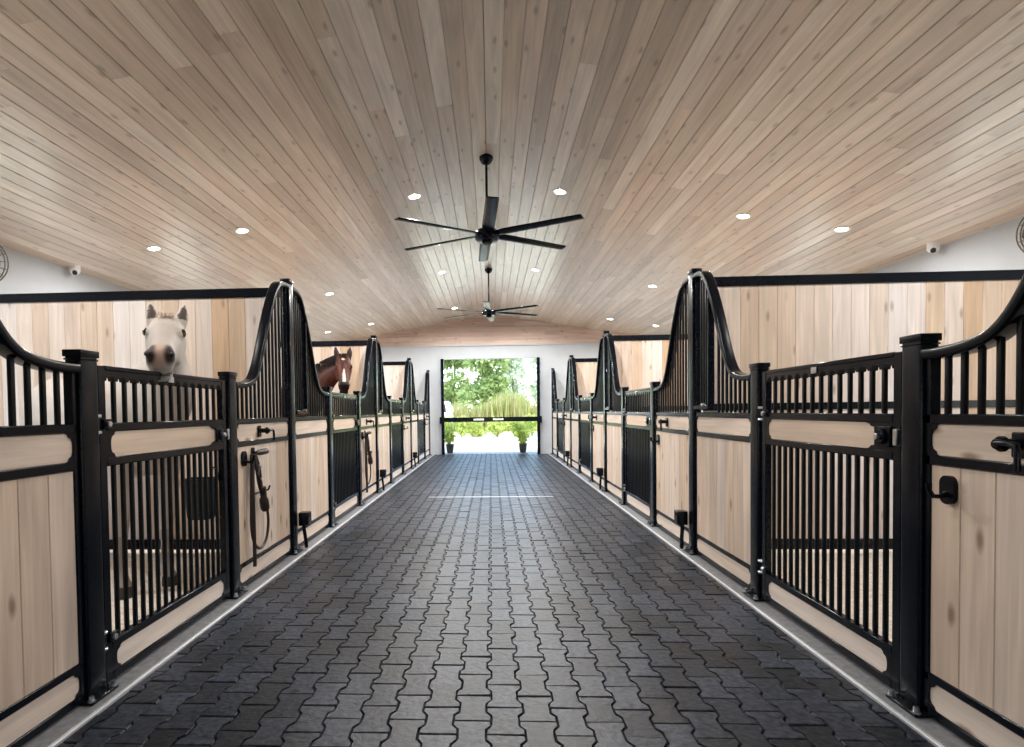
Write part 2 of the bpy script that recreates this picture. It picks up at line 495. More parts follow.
GH = .605
def make_gate():
    r = empty('stall_gate')
    mb = MB()
    for s in (-1, 1):
        frame_bar(mb, s*GH-(.05 if s > 0 else 0), s*GH+(.05 if s < 0 else 0), .02, 1.47)
    xi = GH-.05
    for z0, z1 in ((1.17, 1.21), (1.01, 1.05), (.165, .205), (.02, .06)):
        frame_bar(mb, -xi, xi, z0, z1)
    mb.build('frame', BLACK, r)
    # top rail with scalloped lower edge
    nb = 13; sp = 2*xi/(nb+1); g = .0115
    poly = [(-xi, 1.47), (-xi, 1.425)]
    for k in range(nb+1):
        a, b = -xi+k*sp+g*.9, -xi+(k+1)*sp-g*.9
        for t in range(9):
            th = t/8
            poly.append((a+(b-a)*th, 1.403+.03*math.sqrt(max(0, 1-(2*th-1)**2))))
        if k < nb: poly.append((b+g*.9, 1.403))
    poly += [(xi, 1.425), (xi, 1.47)]
    mb = MB(); mb.prism(poly, -.016, .016); mb.box((0, 0, 1.462), (2*xi, .04, .022), .004)
    tr = mb.build('top_rail', BLACK, r)
    mb = MB(); mb.box((.03, .021, 1.437), (.05, .006, .032), .002, seg=1); mb.box((.03, .0245, 1.437), (.03, .002, .012), .0005)
    tag(mb.build('badge', SILVER, tr), 'small silver badge')
    for k in range(nb): bar_part(-xi+(k+1)*sp, 1.205, 1.41, r, 'upper_bar')
    nl = 16; sl = 2*xi/(nl+1)
    for k in range(nl): bar_part(-xi+(k+1)*sl, .2, 1.015, r, 'lower_bar')
    for z0, z1, lw, nm in ((1.05, 1.17, .19, 'name_board'), (.06, .165, .07, 'kick_board')):
        mb = MB(); mb.plank((0, 0, (z0+z1)/2), (2*xi, .026, z1-z0+.004), 0)
        bd = mb.build(nm, PINE, r)
        for s, w in ((1, .07), (-1, lw)):
            mb = MB(); mb.prism(ogee(w, z0-.003, z1+.003, -s, s*xi), -.018, .018)
            tag(mb.build('end_bracket', BLACK, bd), 'black scooped end bracket')
    # latch
    mb = MB()
    mb.box((-xi+.05, .026, 1.11), (.10, .014, .09), .004)
    mb.cyl((-xi+.05, .03, 1.11), (-xi+.05, .046, 1.11), .034, n=24, bev=.004)
    lt = mb.build('latch', BLACK, r)
    mb = MB(); mb.cyl((-xi+.05, .044, 1.11), (-xi+.05, .062, 1.11), .015, n=18, bev=.003)
    tag(mb.build('latch_bolt', SILVER, lt), 'silver latch bolt')
    mb = MB(); mb.box((-GH+.012, .03, 1.11), (.024, .02, .07), .003)
    tag(mb.build('strike_plate', SILVER, lt), 'silver strike plate')
    for z in (1.205, .225):
        mb = MB()
        mb.cyl((GH+.012, .012, z-.03), (GH+.012, .012, z+.03), .017, n=16, bev=.003)
        mb.cyl((GH-.05, .012, z), (GH+.03, .012, z), .009, n=12)
        mb.box((GH-.05, .026, z), (.06, .012, .045), .003)
        h = mb.build('hinge', BLACK, r)
        for z_ in (z+.03, z-.044):
            mb = MB(); mb.cyl((GH+.012, .012, z_), (GH+.012, .012, z_+.014), .024, n=16, bev=.003)
            tag(mb.build('hinge_washer', SILVER, h), 'silver hinge washer')
        mb = MB(); mb.cyl((GH-.045, .03, z), (GH-.045, .042, z), .014, n=6)
        tag(mb.build('hinge_nut', SILVER, h), 'silver hinge nut')
    return r

# ------------------------------------------------------------------ panels
PH = .5225
CURVE = [(0, 1.445), (.12, 1.447), (.24, 1.465), (.32, 1.50), (.39, 1.575), (.46, 1.69), (.53, 1.83), (.60, 1.97), (.68, 2.11), (.76, 2.23), (.83, 2.305), (.90, 2.335), (.97, 2.346), (1.045, 2.348)]
def catmull(P, n=5):
    out = []
    for i in range(len(P)-1):
        p0, p1, p2, p3 = (Vector(P[max(0, min(len(P)-1, i+k))]) for k in (-1, 0, 1, 2))
        for j in range(n):
            t = j/n
            out.append(.5*((2*p1)+(-p0+p2)*t+(2*p0-5*p1+4*p2-p3)*t*t+(-p0+3*p1-3*p2+p3)*t**3))
    out.append(Vector(P[-1]))
    return out
CU = catmull(CURVE)
def curve_z(s):
    for a, b in zip(CU, CU[1:]):
        if a.x <= s <= b.x: return a.y+(b.y-a.y)*(s-a.x)/max(1e-6, b.x-a.x)
    return CU[-1].y

def sweep_xz(mb, pts, w, h, rad=.012):
    """rounded rectangular rail swept along points in the x-z plane; w across (y), h in plane"""
    prof = []
    for cx, cy, a0 in ((w/2-rad, h/2-rad, 0), (-w/2+rad, h/2-rad, 90), (-w/2+rad, -h/2+rad, 180), (w/2-rad, -h/2+rad, 270)):
        for k in range(4):
            a = math.radians(a0+k*30); prof.append((cx+rad*math.cos(a), cy+rad*math.sin(a)))
    rings = []
    for i, p in enumerate(pts):
        t = (Vector(pts[min(i+1, len(pts)-1)])-Vector(pts[max(0, i-1)])).normalized()
        n = Vector((-t.y, t.x))
        rings.append([(p[0]+n.x*b, a, p[1]+n.y*b) for a, b in prof])
    mb.rings(rings)

def make_panel(sg, feed):
    """sg=+1: gate on the +x side, tall post on the -x side"""
    r = empty('swooped_stall_front')
    X = lambda s: sg*(PH-s)           # s measured from the gate post
    L = 2*PH
    mb = MB()
    for s0, s1, h in ((0, .03, 1.43), (L-.035, L, 2.36)):
        a, b = sorted((X(s0), X(s1))); frame_bar(mb, a, b, .02, h)
    for z0, z1 in ((1.17, 1.21), (1.01, 1.05), (.155, .19), (.015, .05)):
        frame_bar(mb, -PH, PH, z0, z1)
    mb.build('frame', BLACK, r)
    mb = MB(); boards_v(mb, -PH+.02, PH-.02, .188, 1.012)
    mb.build('boards', PINE, r)
    for z0, z1, nm in ((1.05, 1.17, 'name_board'), (.05, .155, 'kick_board')):
        mb = MB(); mb.plank((0, 0, (z0+z1)/2), (L-.03, .026, z1-z0+.004), 0)
        bd = mb.build(nm, PINE, r)
        for s in (1, -1):
            mb = MB(); mb.prism(ogee(.07, z0-.003, z1+.003, -s, s*PH), -.018, .018)
            tag(mb.build('end_bracket', BLACK, bd), 'black scooped end bracket')
    mb = MB()
    pts = [(X(p.x), p.y) for p in CU]
    sweep_xz(mb, pts if sg < 0 else pts[::-1], .076, .044)
    mb.build('handrail', BLACK, r)
    nb = 13; sp = (L-.03)/(nb+1)
    fs = L-.34
    for k in range(nb):
        s = .015+(k+1)*sp
        if feed and s > fs-.04: continue
        bar_part(X(s), 1.2, curve_z(s)-.012, r, 'bar')
    if feed:
        fd = MB()
        a, b = sorted((X(fs), X(fs+.028)))
        fd.box(((a+b)/2, .012, (1.235+curve_z(fs)-.05)/2), (.03, .05, curve_z(fs)-.05-1.235), .005)
        a2, b2 = sorted((X(fs), X(L-.03)))
        fd.box(((a2+b2)/2, .012, 1.25), (b2-a2, .06, .035), .005)
        f = fd.build('feed_door', BLACK, r)
        mb = MB(); mb.cyl((X(fs+.10), .03, 1.27), (X(fs+.10), .055, 1.27), .012, n=12, bev=.002)
        tag(mb.build('feed_door_catch', SILVER, f), 'small silver catch')
        for k in range(4):
            s = fs+.028+(k+1)*.052
            bar_part(X(s), 1.26, curve_z(s)-.05, f, 'feed_bar')
    else:
        # swivel crank on the name board and bridle hook under it
        s = .40; x = X(s)
        mb = MB()
        mb.box((x, .02, 1.11), (.055, .012, .085), .004)
        mb.cyl((x, .02, 1.115), (x, .10, 1.115), .017, n=18, bev=.003)
        mb.cyl((x, .07, 1.115), (x, .085, 1.115), .026, n=18, bev=.003)
        mb.tube([(x, .095, 1.118), (x-sg*.05, .10, 1.12), (x-sg*.075, .10, 1.112), (x-sg*.08, .10, 1.09), (x-sg*.08, .10, 1.035)], .009)
        mb.build('crank', BLACK, r)
        x = X(.12)
        mb = MB()
        bm = bmesh.new(); bmesh.ops.create_cube(bm, size=1)
        for v in bm.verts: v.co = Vector((v.co.x*.066, v.co.y*.022, v.co.z*.108))
        bmesh.ops.bevel(bm, geom=[e for e in bm.edges if abs((e.verts[0].co-e.verts[1].co).y) > .005], offset=.03, segments=6, profile=.5, affect='EDGES')
        mb.bm(bm, M=Matrix.Translation((x, .02, .925)))
        mb.tube([(x, .022, .915), (x, .05, .900), (x, .078, .902), (x, .092, .925), (x, .094, .95)], [.009, .009, .009, .009, .011])
        mb.build('hook', BLACK, r)
    return r

gate0 = make_gate()
short0 = make_post(1.522, 'stall_post')
tall0 = make_post(2.41, 'tall_post')
latchp0 = make_panel(1, False)
hingep0 = make_panel(-1, True)
used = set()
def put(proto, side, y, label, cat, group):
    o = proto if proto.name not in used else copy_tree(proto)
    used.add(proto.name)
    o.matrix_world = placeM(side, y)
    tag(o, label, cat, group)
    return o

STALL = {(-1, 0): "white horse's stall", (-1, 1): "brown horse's stall", (-1, 2): 'third stall on the left', (-1, 3): 'last stall on the left',
         (1, 0): 'nearest stall on the right', (1, 1): 'second stall on the right', (1, 2): 'third stall on the right', (1, 3): 'last stall on the right'}
for side in (-1, 1):
    lr = 'left' if side < 0 else 'right'
    for n in range(4):
        st = STALL[(side, n)]; dy = PER*n
        gl = {(-1, 0): 'black barred gate in front of the white horse, pine boards top and bottom',
              (-1, 1): 'black barred gate in front of the brown horse'}.get((side, n), f'black barred gate of the {st}')
        put(gate0, side, 3.0325+dy, gl, 'gate', 'barred stall gates')
        put(short0, side, Y_A+dy, f'short black capped post at the near side of the gate, {st}', 'post', 'short gate posts')
        put(short0, side, Y_B+dy, f'short black capped post at the far side of the gate, {st}', 'post', 'short gate posts')
        nearp, farp = (hingep0, latchp0) if side < 0 else (latchp0, hingep0)
        near_what = 'with feed opening' if nearp is hingep0 else 'with crank and hook'
        far_what = 'with feed opening' if farp is hingep0 else 'with crank and hook'
        put(nearp, side, 1.7775+dy, f'swoop-railed pine panel {near_what} beside the gate, {st}', 'panel', 'swoop-railed stall panels')
        put(farp, side, 4.285+dy, f'swoop-railed pine panel {far_what} beside the gate, {st}', 'panel', 'swoop-railed stall panels')
        nxt = STALL.get((side, n+1))
        put(tall0, side, Y_T+dy, f'tall black post at the far end of the {st}' if nxt else f'tall black post ending the stall row by the far wall on the {lr}', 'post', 'tall stall posts')
    put(tall0, side, Y_T-PER, f'tall black post at the near edge of the {STALL[(side,0)]}', 'post', 'tall stall posts')

# ------------------------------------------------------------------ partitions between stalls
def make_partition(mid):
    r = empty('stall_partition')
    x0, x1 = 1.83, SIDE-.02
    mb = MB()
    boards = []
    n = round((x1-x0)/.152); w = (x1-x0)/n
    for i in range(n):
        t = random.random()
        z = 1.28+random.choice((0, 0, 0))
        mb.plank((x0+(i+.5)*w, 0, (.1+2.27)/2), (w-.0012, .04, 2.17), 2, ch=.003, tone=t)
    mb.build('boards', PARTW, r)
    mb = MB(); mb.box(((x0+x1)/2, 0, 2.305), (x1-x0, .075, .08), .005)
    mb.build('top_beam', BLACK, r)
    mb = MB(); mb.box(((x0+x1)/2, 0, .085), (x1-x0, .07, .09), .005)
    mb.build('bottom_channel', BLACK, r)
    if mid:
        mb = MB(); mb.box(((x0+x1)/2, 0, 1.25), (x1-x0, .07, .06), .005)
        mb.build('middle_channel', BLACK, r)
    return r
for side in (-1, 1):
    for n in range(3):
        p = make_partition(side > 0)
        p.matrix_world = Matrix.Translation((0, Y_T+PER*n, 0)) @ (Matrix.Rotation(PI, 4, 'Z') if side < 0 else Matrix())
        a, b = STALL[(side, n)], STALL[(side, n+1)]
        tag(p, f'pine board partition with black top beam at the far end of the {a}', 'partition', 'stall partitions')

# ------------------------------------------------------------------ outlet boxes at the tall posts
def make_outlet():
    r = empty('outlet_box')
    mb = MB(); mb.box((0, 0, .29), (.10, .08, .12), .008, seg=2)
    b = mb.build('box', BLACK, r)
    mb = MB(); mb.box((0, .044, .295), (.088, .012, .105), .005); mb.box((0, .052, .32), (.04, .008, .016), .002)
    mb.build('cover', BLACK, b)
    mb = MB(); mb.tube([(0, -.01, .25), (0, -.008, .2), (-.01, .0, .12), (-.02, .005, .05), (-.02, .005, .02)], .016, n=12)
    mb.build('conduit', BLACK, r)
    return r
out0 = make_outlet()
for side in (-1, 1):
    for n in range(3):
        o = out0 if not (side < 0 and n == 0) and False else (out0 if 'outlet' not in used else copy_tree(out0))
        used.add('outlet')
        o.matrix_world = placeM(side, Y_T+PER*n+.106, .08)
        tag(o, f'low black outlet box beside the tall post after the {STALL[(side,n)]}', 'outlet', 'outlet boxes')

# ------------------------------------------------------------------ halters on the left
def make_halter(label, M, sc):
    r = empty('bridle', label, 'bridle', 'bridles on the left panels')
    # long rein loop
    mb = MB()
    P = [(.02, .045, .95), (.035, .05, .8), (.05, .05, .6), (.055, .05, .42), (.02, .055, .30), (-.08, .055, .245), (-.19, .055, .29), (-.235, .055, .42), (-.21, .05, .55), (-.12, .05, .68), (-.07, .05, .80), (-.03, .05, .90), (0, .05, .95)]
    mb.tube(catmull3(P), .0105)
    mb.build('reins', LEATHER, r)
    mb = MB()
    for P in ([(0, .06, .95), (-.04, .07, .86), (-.07, .07, .74), (-.10, .07, .62)], [(.01, .06, .94), (0, .075, .84), (-.03, .075, .74), (-.09, .075, .63)],
              [(-.03, .07, .86), (.0, .08, .80), (-.04, .08, .74)], [(.03, .06, .9), (.045, .06, .7), (.04, .06, .5), (.035, .06, .3), (.035, .06, .14)]):
        mb.tube(catmull3(P), .014, n=8)
    mb.build('headstall', LEATHER, r)
    mb = MB()
    mb.tube(catmull3([(-.085, .08, .70), (-.10, .08, .60), (-.125, .08, .52)]), [.024]*4+[.034]*4+[.026], n=10)
    mb.build('noseband', LEATHER, r)
    mb = MB()
    mb.tube([(.04, .06, .665), (-.06, .075, .665), (-.20, .075, .665), (-.225, .075, .69)], .008, n=8)
    mb.build('bit', BLACK, r)
    for z, x in ((.86, -.03), (.76, -.045)):
        mb = MB(); bm = bmesh.new()
        bmesh.ops.create_uvsphere(bm, u_segments=10, v_segments=6, radius=.014); mb.bm(bm, M=Matrix.Translation((x, .085, z)))
        tag(mb.build('buckle', SILVER, r), 'small silver buckle')
    r.matrix_world = M
    return r
def catmull3(P, n=4):
    out = []
    for i in range(len(P)-1):
        p0, p1, p2, p3 = (Vector(P[max(0, min(len(P)-1, i+k))]) for k in (-1, 0, 1, 2))
        for j in range(n):
            t = j/n
            out.append(.5*((2*p1)+(-p0+p2)*t+(2*p0-5*p1+4*p2-p3)*t*t+(-p0+3*p1-3*p2+p3)*t**3))
    out.append(Vector(P[-1]))
    return out
for n, lab in ((0, "dark leather bridle with long rein loop hanging on the white horse's stall panel"), (1, "dark leather bridle looped on the brown horse's stall panel")):
    hl = make_halter(lab, placeM(-1, 4.285-.52+.16+PER*n+.05), 1)

# bridle rack arm above
for n, st in ((0, "white horse's"), (1, "brown horse's")):
    r = empty('bridle_rack', f"dark padded bridle rack arm on the {st} stall panel beside the hanging bridle", 'rack', 'bridle racks')
    mb = MB(); mb.box((0, .022, .95), (.045, .012, .09), .004); mb.cyl((0, .02, .955), (0, .05, .955), .012)
    mb.build('mounting_plate', BLACK, r)
    mb = MB(); mb.tube([(.01, .05, .955), (-.02, .055, .956), (-.08, .06, .957), (-.15, .06, .957), (-.17, .06, .957)], [.012, .02, .023, .023, .014], n=14)
    mb.build('padded_arm', LEATHER, r)
    r.matrix_world = placeM(-1, 4.285-.52+.22+PER*n+.05)

# feed bucket hanging inside the white horse's gate
r = empty('feed_bucket', "black feed bucket hanging behind the bars of the white horse's gate", 'bucket')
mb = MB()
prof = [(-.1, 0), (.1, 0)]
def rr(hw, hd, z, n=6):
    pts = []
    for cx, cy, a0 in ((1, 1, 0), (-1, 1, 90), (-1, -1, 180), (1, -1, 270)):
        for k in range(n):
            a = math.radians(a0+k*90/(n-1)); q = .03
            pts.append((cx*(hw-q)+q*math.cos(a), cy*(hd-q)+q*math.sin(a), z))
    return pts
mb.rings([rr(.062, .07, .56), rr(.066, .075, .58), rr(.074, .09, .80), rr(.08, .10, .805), rr(.08, .10, .825), rr(.068, .085, .825), rr(.058, .065, .60)])
mb.build('tub', RUBBER, r)
mb = MB()
for x in (-.05, .05): mb.tube([(x, .085, .80), (x, .10, .86), (x, .11, .90), (x, .125, .90)], .006, n=8)
mb.build('hanging_strap', BLACK, r)
r.matrix_world = placeM(-1, 3.57, -.13)

# ------------------------------------------------------------------ ceiling fans
def make_fan(label, y, rot):
    r = empty('ceiling_fan', label, 'ceiling fan', 'ceiling fans on the ridge')
    r.location = (0, y, 0)
    top = zc(0)
    zb = 3.145
    mb = MB(); mb.lathe([(.075, top), (.075, top-.03), (.05, top-.075), (.02, top-.09)]); mb.build('canopy', BLACK, r)
    mb = MB(); mb.cyl((0, 0, zb+.05), (0, 0, top-.05), .014, n=16); mb.build('downrod', BLACK, r)
    mb = MB(); mb.lathe([(.02, zb+.13), (.045, zb+.12), (.05, zb+.06), (.115, zb+.045), (.13, zb+.02), (.13, zb-.045), (.115, zb-.065), (.06, zb-.07), (.058, zb-.085), (.02, zb-.088)])
    h = mb.build('motor_housing', BLACK, r)
    mb = MB(); mb.lathe([(.05, zb-.083), (.05, zb-.094), (.01, zb-.097)]); mb.build('hub_cap', RUBBER, h)
    for k in range(6):
        a = math.radians(rot+60*k)
        mb = MB()
        rings = []
        for d, c, tw in ((.10, .045, 14), (.16, .055, 13), (.22, .066, 12), (.6, .064, 9), (1.03, .062, 6), (1.06, .058, 6)):
            ct, stw = math.cos(math.radians(tw)), math.sin(math.radians(tw))
            ring = []
            for q in range(12):
                th = 2*PI*q/12
                u, v = c*math.cos(th), .008*math.sin(th)+.006*math.cos(th)**2
                ring.append((d, u*ct+v*stw, zb-u*stw+v*ct))
            rings.append(ring)
        mb.rings(rings)
        o = mb.build('blade', BLACK, r); o.rotation_euler = (0, 0, a)
    return r
make_fan('large black six-blade ceiling fan hanging nearest on the ridge', 6.10, 33)
make_fan('smaller-looking black ceiling fan farther along the ridge, in front of the gable', 10.87, 27)

# ------------------------------------------------------------------ downlights
LENS = mat('lamp_lens', (255, 250, 240), .4, emit=(255, 244, 230), estr=14)
def make_downlight():
    r = empty('recessed_downlight')
    mb = MB(); mb.lathe([(.085, 0), (.085, -.006), (.07, -.010), (.062, -.004), (.062, 0)], n=28)
    mb.build('trim_ring', WHITEP, r)
    mb = MB(); mb.lathe([(.061, 0), (.061, -.003), (.03, -.0045), (.005, -.005)], n=28)
    tag(mb.build('lens', LENS, r), 'glowing round lens')
    return r
dl0 = make_downlight()
first = True
XS = [-4.12, -3.0, -.87, .87, 3.0, 4.12]
XN = ['outermost left', 'second from left', 'just left of the ridge', 'just right of the ridge', 'second from right', 'outermost right']
ROWS = [(3.10, 'in the row above the viewer'), (6.77, 'in the row by the near fan'), (10.47, 'in the row by the far fan'), (14.13, 'in the last row before the gable')]
LAMP_W = 50
for y, rn in ROWS:
    for x, xn in zip(XS, XN):
        L = bpy.data.lights.new('downlight_lamp', 'SPOT'); L.energy = LAMP_W*((.5 if y < 5 else 2.4) if abs(x) < 1 else .9); L.spot_size = math.radians(172); L.spot_blend = .55
        L.shadow_soft_size = .06; L.color = (1, .97, .93)
        lo = bpy.data.objects.new('downlight_lamp', L); link(lo); lo.location = (x, y, zc(x)-.03)
        if y < 6: continue
        o = dl0 if first else copy_tree(dl0); first = False
        o.matrix_world = Matrix.Translation((x, y, zc(x))) @ Matrix.Rotation(math.atan(SLOPE)*(1 if x > 0 else -1), 4, 'Y')
        tag(o, f'glowing recessed ceiling downlight {rn}, {xn}', 'downlight', 'recessed downlights')

# ------------------------------------------------------------------ security cameras, stall fans
for s in (-1, 1):
    r = empty('security_camera', 'small white dome security camera at the ceiling edge of the %s' % ('left wall' if s < 0 else 'right wall'), 'camera', 'dome cameras')
    mb = MB(); mb.cyl((0, 0, .02), (0, 0, -.035), .062, n=24, bev=.006); mb.lathe([(.06, -.03), (.062, -.06), (.05, -.085), (.03, -.098), (.005, -.102)])
    b = mb.build('housing', WHITEP, r)
    mb = MB(); mb.cyl((s*-.022, -.03, -.075), (s*-.034, -.044, -.098), .027, n=18); mb.build('camera_lens', RUBBER, b)
    r.location = (s*5.19, 6.83, zc(5.19)-.002)

def make_wall_fan(s):
    r = empty('stall_fan', 'caged round fan high on the %s outer wall, at the edge of the photo' % ('left' if s < 0 else 'right'), 'fan', 'caged stall fans')
    mb = MB()
    for rad, yy in ((.25, 0), (.25, .09), (.17, .12), (.08, .125), (.17, -.03)):
        pts = [(rad*math.cos(2*PI*k/32), yy, rad*math.sin(2*PI*k/32)) for k in range(33)]
        mb.tube(pts, .006, n=6)
    for k in range(20):
        a = 2*PI*k/20
        mb.tube([(rad*math.cos(a), yy, rad*math.sin(a)) for rad, yy in ((.17, -.03), (.25, 0), (.25, .09), (.17, .12), (.05, .126))], .003, n=5)
    GREY = mat('fan_cage_grey', (120, 112, 104), .4, .6)
    mb.build('cage', GREY, r)
    mb = MB(); mb.cyl((0, -.08, 0), (0, .06, 0), .06, n=20, bev=.01); mb.build('motor', RUBBER, r)
    for k in range(3):
        mb = MB(); a = 2*PI*k/3
        rings = []
        for d, c in ((.05, .03), (.12, .055), (.2, .06), (.225, .03)):
            rings.append([(d*math.cos(a)-u*math.sin(a), .05+u*.4+v, d*math.sin(a)+u*math.cos(a)) for u, v in ((-c, -.003), (c, -.003), (c, .003), (-c, .003))])
        mb.rings(rings); mb.build('blade', GREY, r)
    mb = MB(); mb.tube([(0, -.06, 0), (-s*.10, -.05, .02), (-s*.2, -.03, .05)], .018); mb.box((-s*.215, -.03, .05), (.03, .10, .14), .005)
    mb.build('wall_bracket', BLACK, r)
    return r
for s in (-1, 1):
    f = make_wall_fan(s)
    f.location = (s*5.07, 5.36 if s < 0 else 5.3, 2.81 if s < 0 else 2.80)
    f.rotation_euler = (math.radians(-12), 0, math.radians(180 - s*25))
    # keep the bracket against the wall: the fan faces down the stall

# ------------------------------------------------------------------ barrier bar in the far doorway
r = empty('barrier_bar', 'black barrier bar with two white labels across the far doorway', 'barrier')
mb = MB(); mb.box((0, YF-.10, 1.0), (2.74, .05, .13), .006); mb.build('bar', BLACK, r)
for s in (-1, 1):
    mb = MB(); mb.box((s*1.40, YF-.10, .985), (.10, .07, .19), .008); mb.build('end_bracket', BLACK, r)
for x in (-.335, .215):
    mb = MB(); mb.box((x, YF-.128, 1.0), (.30, .004, .05), .001); tag(mb.build('label_plate', WHITEP, r), 'white label plate')

# ------------------------------------------------------------------ plants
def leaf_mesh(n, pos, size, aspect=.5, mats=None, name='foliage', droop=.2):
    mb = MB()
    for i in range(n):
        p, out, tone = pos()
        d = (Vector(out)+Vector((random.gauss(0, .6), random.gauss(0, .6), random.gauss(0, .6)))).normalized()
        sd = d.cross(Vector((random.gauss(0, 1), random.gauss(0, 1), random.gauss(0, 1)))).normalized()
        nn = d.cross(sd)
        L = size*random.uniform(.6, 1.3); w = L*aspect*.5
        b = len(mb.v); p = Vector(p)
        m1 = p+d*L*.5-nn*0
        tip = p+d*L-Vector((0, 0, 1))*L*droop
        mb.v += [tuple(p), tuple(m1+sd*w+nn*w*.3), tuple(tip), tuple(m1-sd*w+nn*w*.3)]
        mb.face((b, b+1, b+2), 0, tone); mb.face((b, b+2, b+3), 0, tone)
    return mb

GREEN_TREE = leaf_mat('tree_leaves', [(120, 142, 82), (148, 168, 104), (172, 186, 126), (132, 154, 94)])
GREY_TREE = leaf_mat('pale_tree_leaves', [(160, 178, 142), (186, 198, 164), (204, 212, 184), (168, 186, 150)])
SHRUB = leaf_mat('shrub_leaves', [(160, 180, 92), (186, 198, 106), (204, 208, 126), (170, 186, 96)])
REED = leaf_mat('reed_leaves', [(150, 160, 84), (172, 174, 104), (180, 160, 120), (136, 150, 76)])
POTLEAF = leaf_mat('pot_plant_leaves', [(156, 180, 84), (184, 204, 106), (206, 218, 128)])

def crown_pos(blobs):
    def f():
        c, rad = random.choice(blobs)
        while True:
            q = Vector((random.uniform(-1, 1), random.uniform(-1, 1), random.uniform(-1, 1)))
            if q.length <= 1: break
        q = q.normalized()*(q.length**.4)
        p = Vector(c)+Vector((q.x*rad, q.y*rad, q.z*rad*.8))
        return p, q+Vector((0, 0, .2)), random.random()
    return f
def make_tree(label, x, y, h, w, m, n, size, trunk=.14, lo=.25):
    r = empty('garden_tree', label, 'tree', 'trees beyond the lawn')
    blobs = []
    for k in range(9):
        a = random.uniform(0, 2*PI); rr_ = random.uniform(0, .7)*w*.5
        blobs.append(((rr_*math.cos(a), rr_*math.sin(a), h*random.uniform(lo, .95)), w*random.uniform(.2, .33)))
    leaf_mesh(n, crown_pos(blobs), size, .6).build('crown', m, r, smooth=0)
    mb = MB()
    mb.tube(catmull3([(0, 0, -.1), (.1, 0, h*.2), (-.05, .05, h*.45), (0, 0, h*.75)]), [trunk*(1-.07*k) for k in range(13)], n=9)
    for c, rad in blobs[:6]:
        z = min(c[2]*.6, h*.5)
        mb.tube([(0, 0, z), (c[0]*.5, c[1]*.5, (z+c[2])/2+.1), c], [trunk*.45, trunk*.3, trunk*.12], n=6)
    mb.build('trunk', BARK, r)
    r.location = (x, y, -.03)
    return r
TREES = [(-7.2, 47, 7.5, 5.0, GREEN_TREE, 'dense green tree at the left edge of the doorway view', 2200),
         (-3.4, 53, 9.2, 4.6, GREEN_TREE, 'tall bright green tree left of the middle of the doorway view', 2400),
         (-.6, 46, 6.6, 4.0, GREEN_TREE, 'rounded green tree in the middle of the doorway view', 1900),
         (2.2, 56, 7.9, 4.4, GREY_TREE, 'pale grey-green airy tree right of the middle of the doorway view', 1300),
         (5.0, 48, 6.3, 4.2, GREY_TREE, 'pale airy tree near the right side of the doorway view', 1300),
         (8.4, 55, 8.8, 4.0, GREY_TREE, 'tall thin pale tree at the right edge of the doorway view', 1200),
         (-10.5, 52, 9, 5.0, GREEN_TREE, 'green tree outside the left side of the doorway view', 1600),
         (11.5, 54, 8, 5.0, GREEN_TREE, 'green tree outside the right side of the doorway view', 1600)]
for x, y, h, w, m, lab, n in TREES: make_tree(lab, x, y, h, w, m, int(n*1.7), .45)

def reeds():
    mb = MB()
    for i in range(5200):
        x = random.uniform(-2.4, 10); y = random.uniform(34, 38)
        h = random.uniform(1.5, 2.6)*(.85+.2*math.sin(x*1.3)); t = random.random()
        a = random.uniform(0, 2*PI); lx, ly = math.cos(a)*random.uniform(0, .5), math.sin(a)*random.uniform(0, .5)
        w = .03; b = len(mb.v); ca, sa = math.cos(a+1.57)*w, math.sin(a+1.57)*w
        mb.v += [(x-ca, y-sa, -.05), (x+ca, y+sa, -.05), (x+lx*.4+ca, y+ly*.4+sa, h*.6), (x+lx*.4-ca, y+ly*.4-sa, h*.6), (x+lx, y+ly, h)]
        mb.face((b, b+1, b+2, b+3), 0, t); mb.face((b+3, b+2, b+4), 0, t)
    o = mb.build('reed_grass', REED, smooth=0)
    tag(o, 'band of tall yellow-green reed grass behind the shrubs', 'reeds', kind='stuff')
reeds()
SHR = [(-3.2, 27.2, 1.0), (-2.3, 27.6, 1.15), (-1.45, 27.2, 1.2), (-.6, 27.6, 1.0), (.3, 27.3, 1.05), (1.15, 27.6, .95), (2.0, 27.2, 1.15), (2.9, 27.5, 1.1)]
WHERE = ['at the left end of the row', 'second from the left in the row', 'third from the left in the row', 'fourth from the left in the row', 'fourth from the right in the row', 'third from the right in the row', 'second from the right in the row', 'at the right end of the row']
for (x, y, h), wh in zip(SHR, WHERE):
    r = empty('shrub', f'bright yellow-green shrub across the lawn, {wh}', 'shrub', 'row of shrubs across the lawn')
    blobs = [((random.uniform(-.2, .2), random.uniform(-.2, .2), h*random.uniform(.25, .75)), random.uniform(.2, .3)) for k in range(8)]
    leaf_mesh(900, crown_pos(blobs), .15, .5).build('foliage', SHRUB, r, smooth=0)
    mb = MB()
    for c, rad in blobs[:5]: mb.tube([(0, 0, -.05), (c[0]*.6, c[1]*.6, c[2]*.6), c], [.02, .014, .006], n=6)
    mb.build('stem', BARK, r)
    r.location = (x, y, -.03)

